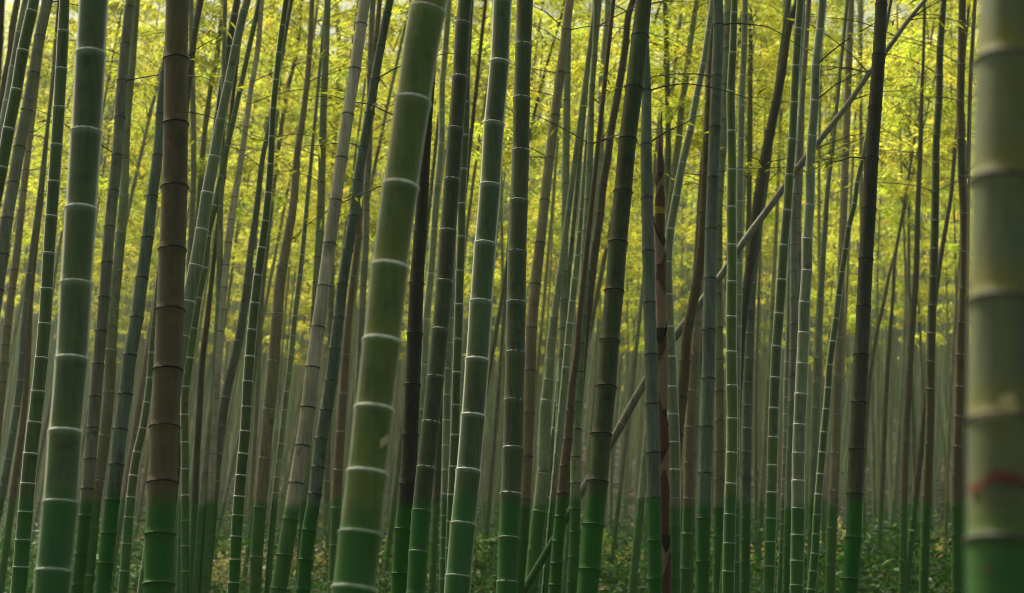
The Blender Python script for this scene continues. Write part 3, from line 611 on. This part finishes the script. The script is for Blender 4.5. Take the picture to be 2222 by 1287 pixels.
# ------------------------------------------------------------------ the brown sheathed shoot
def shoot():
    Y = 14.2
    ctrl = [(1435,243,1.5),(1434,308,9),(1432,376,15),(1432,437,19),(1432,505,20),(1433,574,20),(1435,646,20),(1435,711,20),(1438,847,20),(1441,1052,20),(1443,1287,21)]
    pts = [(*at(x, y, Y), w) for x, y, w in ctrl]
    Z = [p[1] for p in pts]; Xf = pchip(Z, [p[0] for p in pts]); Rr = pchip(Z, [p[3] / 2 / F * p[2] for p in pts])
    Rf = lambda z: np.maximum(Rr(np.maximum(z, min(Z))), .002)
    zt = max(Z); zb = min(Z)
    for _ in range(5): zb = float(ground_z(Xf(zb), Y)) - .05
    base = (float(Xf(zb)), Y, zb)
    root = empty('bamboo_shoot', base); tag(root, 'red brown young shoot wrapped in sheaths, tapering to a point', 'bamboo shoot')
    zz = np.linspace(zb, zt, 40)
    P = np.stack([Xf(zz), zz * 0 + Y, zz], 1) - np.array(base)
    mc = plain('shoot_core', (.028, .018, .012), .6, 20)
    V, Fq, _ = tube(P, Rf(zz) * .90, 16); mesh_obj('stem', V, Fq, [mc], root)
    m1 = plain('sheath_dark', (.095, .042, .026), .6, 70, .75); m2 = plain('sheath_pink', (.23, .145, .105), .6, 70, .6); m3 = plain('sheath_fringe', (.30, .20, .02), .6, 60, .5)
    cut = [zb + .02, zb + .3, zb + .58] + [at(0, y, Y)[1] for y in (1250, 1160, 1070, 980, 890, 800, 712, 646, 575, 506, 440, 376, 322)]
    for k, z0_ in enumerate(cut):
        L = (cut[k + 1] - z0_) * 1.55 if k + 1 < len(cut) else (zt - z0_) * .95
        rot = k * 2.4 + .5
        n, q = 12, 18
        vs, fs = [], []
        for i in range(n + 1):
            f = i / n; z = z0_ + L * f
            span = math.pi * (1.02 if f < .35 else 1.02 - .97 * ((f - .35) / .65) ** .8)
            r = float(Rf(z)) * (1.02 + .38 * f ** 1.4) + .0012 + .0005 * (k % 3)
            for j in range(q + 1):
                a = rot + f * .9 + span * (2 * j / q - 1)
                vs.append((float(Xf(z)) + r * math.cos(a) - base[0], r * math.sin(a), z - base[2]))
        for i in range(n):
            for j in range(q):
                a = i * (q + 1) + j; fs.append((a, a + 1, a + q + 2, a + q + 1))
        s = mesh_obj('sheath', vs, fs, [m2 if k % 2 else m1], root)
        if k in (12,):
            zc = at(0, 456, Y)[1]; zz2 = np.linspace(zc - .035, zc + .035, 4)
            P2 = np.stack([Xf(zz2), zz2 * 0 + Y, zz2], 1) - np.array(base)
            V, Fq, _ = tube(P2, Rf(zz2) * 1.16 + .002, 18); mesh_obj('fringe', V, Fq, [m3], s)
shoot()

# ------------------------------------------------------------------ distant bamboos
def proto(H, d0, kind, k):
    zn = []; z = 0.0; s = .16
    while z < H: z += s; zn.append(z); s = min(s * 1.06, .42)
    b = RNG.uniform(.2, .9); ph = RNG.uniform(0, 6)
    Xf = lambda z: b * (np.asarray(z, float) / H) ** 2.2 + .03 * np.sin(np.asarray(z, float) * .6 + ph)
    Yf = lambda z: .3 * (np.asarray(z, float) / H) ** 2
    Rf = lambda z: d0 / 2 * (1 - .80 * (np.asarray(z, float) / H) ** 1.1)
    root = empty('bamboo', (0, 0, 0))
    o = build_culm(root, (0, 0, 0), zn, Xf, Yf, Rf, -.15, H, kind, 9, PAL['grey'], .3, .3, 0)
    zc = H * random.uniform(.20, .50)
    c = add_crown(root, (float(Xf(zc)), float(Yf(zc)), zc), norm(np.array([float(Xf(zc + .5) - Xf(zc - .5)), .02, 1.0])), k, (H - zc) / 9.0)
    return root
PROTO = [proto(13.5 + .7 * i, .066 + .007 * (i % 4), 'W' if i % 3 == 0 else 'D', i) for i in range(7)]
used = set()
bg = []
tries = 0
ZONES = [(25, 32, 22), (32, 41, 48), (41, 53, 72), (53, 72, 66)]
for (ya, yb, cnt) in ZONES:
    for i in range(cnt):
        Yv = random.uniform(ya, yb); half = Yv * .31
        Xv = -half + 2 * half * (i + random.uniform(.05, .95)) / cnt
        bg.append((Xv, Yv))
ORD = ['first', 'second', 'third', 'fourth', 'fifth', 'sixth', 'seventh', 'eighth', 'ninth', 'tenth', 'eleventh', 'twelfth', 'thirteenth', 'fourteenth', 'fifteenth',
       'sixteenth', 'seventeenth', 'eighteenth', 'nineteenth', 'twentieth'] + ['twenty ' + w for w in ('first', 'second', 'third', 'fourth', 'fifth', 'sixth', 'seventh', 'eighth', 'ninth')] + \
      ['thirtieth'] + ['thirty ' + w for w in ('first', 'second', 'third', 'fourth', 'fifth', 'sixth', 'seventh', 'eighth', 'ninth')]
WORD = {'grey': 'grey', 'pale': 'pale', 'tan': 'tan', 'brown': 'brown', 'blue': 'bluish', 'deep': 'green', 'dark': 'dark', 'red': 'reddish'}
items = []
for i, (Xv, Yv) in enumerate(bg):
    items.append((Xv, Yv, random.choice(['grey', 'grey', 'pale', 'pale', 'pale', 'tan', 'blue', 'blue', 'deep', 'dark', 'red'])))
rows = []
for i, (Xv, Yv, cname) in enumerate(items):
    p = PROTO[i % 7]
    if p.name not in used: used.add(p.name); r = p; kids = list(p.children)
    else:
        r = p.copy(); COL.objects.link(r); kids = []
        for ch in p.children:
            c = ch.copy(); COL.objects.link(c); c.parent = r; kids.append(c)
    gz = float(ground_z(Xv, Yv))
    r.location = (Xv, Yv, gz)
    sx = project(Xv, Yv, gz + 3)[0] / 2222
    lean = (.11 - .085 * min(max(sx, 0), 1)) + random.gauss(0, .035)
    sc = random.uniform(.85, 1.12)
    r.rotation_euler = (random.gauss(0, .02), lean, 0); r.scale = (sc, sc, sc * random.uniform(.95, 1.1))
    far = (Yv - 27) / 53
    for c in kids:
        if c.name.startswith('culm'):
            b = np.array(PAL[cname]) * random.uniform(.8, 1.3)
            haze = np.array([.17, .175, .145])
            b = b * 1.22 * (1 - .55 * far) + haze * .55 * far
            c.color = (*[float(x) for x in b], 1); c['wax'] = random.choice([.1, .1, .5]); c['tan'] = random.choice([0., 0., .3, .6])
        else:
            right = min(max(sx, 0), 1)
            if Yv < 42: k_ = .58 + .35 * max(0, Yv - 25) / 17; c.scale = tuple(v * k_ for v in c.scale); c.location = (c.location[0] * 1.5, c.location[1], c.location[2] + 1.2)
            g = random.uniform(.88, 1.06) * (.80 + .20 * right)  # crowns lighter toward the right: stronger backlight put into the leaf colour
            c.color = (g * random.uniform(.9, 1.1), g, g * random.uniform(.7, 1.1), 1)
            c.rotation_mode = 'QUATERNION'
    zz = CAMZ + Yv * .15
    px = project(Xv + math.tan(lean) * (zz - gz), Yv, zz)[0]
    rows.append((px, r, cname, Yv))
rows.sort(key=lambda t: t[0])
gaps = {}
names = ['the left edge'] + [l for _, l in LAND] + ['the right edge']
xs = [-1e9] + [x for x, _ in LAND]
for px, r, cname, Yv in rows:
    g = max(k for k in range(len(xs)) if xs[k] <= px)
    key = (g, WORD[cname], Yv > 55)
    gaps.setdefault(key, []).append(r)
for (g, w, far), lst in gaps.items():
    for k, r in enumerate(lst):
        A, B = names[g].replace('the ', ''), names[g + 1].replace('the ', '')
        od = (ORD[k] + ' ') if len(lst) > 1 else ''
        tail = ' from left' if len(lst) > 1 else ''
        tag(r, f"{od}{'remote' if far else 'distant'} {w} bamboo{tail} between {A} and {B}", 'bamboo', 'distant bamboos behind the grove')

# ------------------------------------------------------------------ far wood on the slope behind: reads as one mass
def far_wood():
    n = 5600
    Y = RNG.uniform(78, 118, n); X = RNG.uniform(-.36, .36, n) * Y
    z = ground_z(X, Y) + .8 + 16.5 * RNG.random(n) ** .75
    keep = np.ones(n, bool)
    X, Y, z = X[keep], Y[keep], z[keep]; n = len(X)
    m = 26
    c = np.repeat(np.stack([X, Y, z], 1), m, 0)
    off = RNG.normal(0, 1, (n * m, 3)) * np.array([.75, .75, .34])
    cl = np.repeat(RNG.uniform(.75, 1.2, n) * (1.05 + .6 * X / Y), m); wm = np.repeat(np.clip(RNG.normal(.55, .3, n), 0, 1), m)  # right side lighter too, backlight carried in the leaf tint
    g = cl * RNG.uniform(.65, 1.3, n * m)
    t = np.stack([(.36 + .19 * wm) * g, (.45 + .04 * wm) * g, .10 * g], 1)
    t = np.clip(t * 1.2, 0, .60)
    d = RNG.normal(0, .8, (n * m, 3)) + np.array([0, 0, -.5])
    V, Fq, T_ = leaves(c + off, d, RNG.uniform(.25, .5, n * m), RNG.uniform(.07, .12, n * m), t)
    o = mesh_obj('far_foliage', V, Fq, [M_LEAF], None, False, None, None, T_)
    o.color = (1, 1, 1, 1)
    tag(o, 'mass of yellow green bamboo foliage on the far slope', 'foliage', None, 'stuff')
far_wood()

def far_culms():
    n = 2600
    Y = RNG.uniform(54, 108, n); X = RNG.uniform(-.33, .33, n) * Y
    gz = ground_z(X, Y); vs, fs, tt, to = [], [], [], 0
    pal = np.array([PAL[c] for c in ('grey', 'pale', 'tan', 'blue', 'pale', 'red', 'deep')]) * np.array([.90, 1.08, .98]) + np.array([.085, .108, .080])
    for i in range(n):
        H = RNG.uniform(11, 16); l = (.11 - .085 * (X[i] / Y[i] / .56 + .5)) + RNG.normal(0, .05); b = RNG.uniform(0, .5)
        u = np.linspace(0, 1, 9); P = np.stack([X[i] + l * H * u + b * u ** 2.5, Y[i] + 0 * u, gz[i] - .1 + H * u], 1)
        V, Fq, _ = tube(P, RNG.uniform(.04, .062) * (1 - .75 * u), 6)
        vs.append(V); fs.append(Fq + to); to += len(V)
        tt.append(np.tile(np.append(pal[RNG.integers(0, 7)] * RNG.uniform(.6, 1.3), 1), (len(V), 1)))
    o = mesh_obj('far_culms', np.concatenate(vs), np.concatenate(fs), [M_FAR], None, True, None, None, np.concatenate(tt))
    tag(o, 'dense mass of remote culms on the slope behind', 'bamboo', None, 'stuff')
far_culms()

# ------------------------------------------------------------------ ground
def ground():
    xs = np.concatenate([np.linspace(-220, -45, 12), np.linspace(-42, 42, 150), np.linspace(45, 220, 12)])
    ys = np.concatenate([np.linspace(-40, 8, 14), np.linspace(9, 110, 190), np.linspace(115, 400, 30)])
    XX, YY = np.meshgrid(xs, ys); ZZ = ground_z(XX, np.minimum(YY, 170))
    ZZ += RNG.normal(0, .025, ZZ.shape) * (YY > 15)
    nx, ny = len(xs), len(ys)
    V = np.stack([XX, YY, ZZ], -1).reshape(-1, 3)
    i = np.arange(ny - 1)[:, None] * nx + np.arange(nx - 1)[None, :]
    Fq = np.stack([i, i + 1, i + nx + 1, i + nx], -1).reshape(-1, 4)
    o = mesh_obj('ground', V, Fq, [M_GROUND], None, True); tag(o, 'sloping forest floor under brown bamboo leaf litter', 'ground', None, 'structure')
ground()

def litter():
    n = 60000
    Y = 45 + 45 * RNG.random(n) ** .8; X = RNG.uniform(-.33, .33, n) * Y
    z = ground_z(X, Y) + RNG.uniform(.02, .10, n)
    d = np.stack([RNG.normal(0, 1, n), RNG.normal(0, 1, n), RNG.normal(.1, .35, n)], 1)
    k = (RNG.random(n) + .25 * (X / Y > -.04) - .2 * (X / Y < -.12) + .6 * (Y < 54) * (X / Y > -.1))[:, None]
    t = np.where(k < .4, np.array([[.34, .14, .06]]), np.where(k < .75, np.array([[.20, .15, .09]]), np.array([[.075, .062, .032]]))) * RNG.uniform(.6, 1.4, (n, 1))
    V, Fq, T_ = leaves(np.stack([X, Y, z], 1), d, RNG.uniform(.10, .24, n), RNG.uniform(.03, .07, n), t)
    o = mesh_obj('leaf_litter', V, Fq, [M_LITTER], None, False, None, None, T_); o.color = (1, 1, 1, 1)
    tag(o, 'orange and straw coloured fallen leaves covering the slope', 'leaf litter', None, 'stuff')
litter()

def undergrowth():
    n = 8200; m = 26
    Y = 22 + 36 * RNG.random(n) ** .8; X = RNG.uniform(-.33, .33, n) * Y
    keep = (np.sin(X * .9 + 2) + np.sin(Y * .5 + X * .3) + RNG.normal(0, .8, n)) > -.3
    X, Y = X[keep], Y[keep]; n = len(X)
    c = np.repeat(np.stack([X, Y, ground_z(X, Y)], 1), m, 0)
    hgt = np.repeat(.15 + 1.05 * RNG.random(n) ** 2, m)
    off = np.stack([RNG.normal(0, .26, n * m), RNG.normal(0, .26, n * m), hgt * RNG.random(n * m)], 1)
    d = np.stack([RNG.normal(0, 1, n * m), RNG.normal(0, 1, n * m), RNG.normal(.1, .5, n * m)], 1)
    sel = np.repeat(RNG.random(n), m)[:, None]
    t = np.where(sel < .72, np.array([[.018, .085, .009]]), np.where(sel < .965, np.array([[.045, .13, .014]]), np.array([[.30, .28, .13]]))) * RNG.uniform(.5, 1.5, (n * m, 1))
    V, Fq, T_ = leaves(c + off, d, RNG.uniform(.10, .24, n * m), RNG.uniform(.03, .07, n * m), t)
    o = mesh_obj('undergrowth', V, Fq, [M_LOW], None, False, None, None, T_); o.color = (1, 1, 1, 1)
    tag(o, 'low green leafy undergrowth between the culm feet', 'undergrowth', None, 'stuff')
undergrowth()

def shrub(px, Y, w, h, col, label):
    w *= 1.25; h *= 1.25
    X, _, _ = at(px, 1200, Y); gz = float(ground_z(X, Y))
    root = empty('shrub', (X, Y, gz)); tag(root, label, 'shrub', 'low shrubs on the forest floor')
    tv, tf, to = [], [], 0
    for i in range(9):
        a = RNG.uniform(0, 6.28); e = np.array([math.cos(a) * w * .38, math.sin(a) * w * .38, h * RNG.uniform(.5, .9)])
        u = np.linspace(0, 1, 5)[:, None]; P = e * u + np.array([0, 0, .12]) * np.sin(u * 3.14) - np.array([0, 0, .05]) * (1 - u)
        V, Fq, _ = tube(P, np.linspace(.009, .003, 5), 5); tv.append(V); tf.append(Fq + to); to += len(V)
    mesh_obj('stem', np.concatenate(tv), np.concatenate(tf), [M_TWIG], root)
    n = int(1500 * w)
    cl = RNG.normal(0, 1, (26, 3)); cl = norm(cl) * np.array([w * .5, w * .5, h * .62]) * RNG.uniform(.35, 1, (26, 1)); cl[:, 2] = np.abs(cl[:, 2]) + .12
    k = RNG.integers(0, 26, n)
    P = cl[k] + RNG.normal(0, .11, (n, 3)); P[:, 2] = np.maximum(P[:, 2], .03)
    d = P - np.array([0, 0, h * .2]) + RNG.normal(0, .4, (n, 3)) + np.array([0, 0, -.1])
    shade = RNG.uniform(.45, 1.35, 26)[k] * RNG.uniform(.6, 1.4, n)
    V, Fq, T_ = leaves(P, d, RNG.uniform(.08, .17, n), RNG.uniform(.018, .04, n), np.array(col)[None] * shade[:, None])
    mesh_obj('foliage', V, Fq, [M_LOW], root, False, None, None, T_).color = (1, 1, 1, 1)
straw, lime, dkg = (.62, .55, .28), (.20, .34, .06), (.035, .10, .02)
shrub(560, 31, 1.5, .62, straw, 'straw coloured feathery shrub between two slim culms, lower left')
shrub(690, 33, 1.5, .55, straw, 'straw coloured shrub right beside the foot of the beige culm')
shrub(20, 34, 1.2, .6, lime, 'bright green shrub at the lower left corner')
shrub(245, 36, 1.0, .6, straw, 'small straw shrub behind the grey and blue green culms')
shrub(470, 38, 1.2, .8, lime, 'lime green shrub behind the pale thin culm feet')
shrub(1040, 33, .9, .8, lime, 'lime green shrub between central ringed and straight dark culms')
shrub(1330, 36, 1.0, .9, lime, 'pale lime shrub right of the leaning dark culm foot')
shrub(1380, 33, .9, .6, straw, 'straw tufted shrub left of the sheathed shoot')
shrub(1640, 34, 1.0, .6, straw, 'straw shrub right of the bright slim culm foot')
shrub(1825, 37, 1.1, 1.0, straw, 'tall straw shrub left of the dark right culm foot')
shrub(1925, 35, 1.2, .7, dkg, 'dark green shrub right of the dark right culm')
shrub(2045, 37, .9, .9, straw, 'narrow straw shrub beside the rusty footed culm')
shrub(640, 40, 1.2, 1.0, dkg, 'dark leafy shrub deeper behind the beige culm')
shrub(150, 40, 1.2, .9, dkg, 'dark green shrub behind the thick left culm foot')

# ------------------------------------------------------------------ mist hanging in the grove
def mist():
    m, nt = mat('mist'); n = N(nt)
    v = n('ShaderNodeVolumeScatter'); v.inputs['Color'].default_value = (.91, .98, .84, 1); v.inputs['Density'].default_value = .0021; v.inputs['Anisotropy'].default_value = .35
    o = n('ShaderNodeOutputMaterial'); n.link(v.outputs[0], o.inputs['Volume'])
    x, y0, y1, z0, z1 = 75, 13.0, 150, -3, 34
    V = [(-x, y0, z0), (x, y0, z0), (x, y1, z0), (-x, y1, z0), (-x, y0, z1), (x, y0, z1), (x, y1, z1), (-x, y1, z1)]
    Fq = [(0, 3, 2, 1), (4, 5, 6, 7), (0, 1, 5, 4), (1, 2, 6, 5), (2, 3, 7, 6), (3, 0, 4, 7)]
    tag(mesh_obj('mist', V, Fq, [m], None, False), 'thin pale mist hanging between the distant culms', 'mist', None, 'stuff')
mist()

# ------------------------------------------------------------------ light
SUN_EL, SUN_AZ = math.radians(60), math.radians(-38)       # behind the grove, a little to the left
w = bpy.data.worlds.new('World'); S.world = w; w.use_nodes = True
nt = w.node_tree; bgd = nt.nodes['Background']
sky = nt.nodes.new('ShaderNodeTexSky'); sky.sky_type = 'NISHITA'; sky.sun_disc = False
sky.sun_elevation = SUN_EL; sky.sun_rotation = SUN_AZ; sky.air_density = 1.2; sky.dust_density = 6.0; sky.ozone_density = .2
wm = nt.nodes.new('ShaderNodeMix'); wm.data_type = 'RGBA'; wm.blend_type = 'MULTIPLY'; wm.inputs[0].default_value = 1
wm.inputs[7].default_value = (1.0, .97, .68, 1)
nt.links.new(sky.outputs[0], wm.inputs[6]); nt.links.new(wm.outputs[2], bgd.inputs[0]); bgd.inputs[1].default_value = 0.15
sl = bpy.data.lights.new('sun', 'SUN'); sl.energy = 5.0; sl.angle = math.radians(2.0); sl.color = (1, .95, .82)
so = bpy.data.objects.new('sun', sl); COL.objects.link(so)
from mathutils import Vector
dirv = Vector((math.sin(SUN_AZ) * math.cos(SUN_EL), math.cos(SUN_AZ) * math.cos(SUN_EL), math.sin(SUN_EL)))
so.rotation_euler = dirv.to_track_quat('Z', 'Y').to_euler(); so.location = (0, 0, 30)

S.view_settings.view_transform = 'Standard'; S.view_settings.look = 'None'; S.view_settings.exposure = 0; S.view_settings.gamma = 1
S.render.engine = 'CYCLES'
S.cycles.max_bounces = 10; S.cycles.diffuse_bounces = 7; S.cycles.glossy_bounces = 2; S.cycles.transmission_bounces = 7; S.cycles.transparent_max_bounces = 4
S.cycles.use_denoising = True; S.cycles.filter_width = 1.0; S.cycles.volume_bounces = 1
S.cycles.sample_clamp_indirect = 6
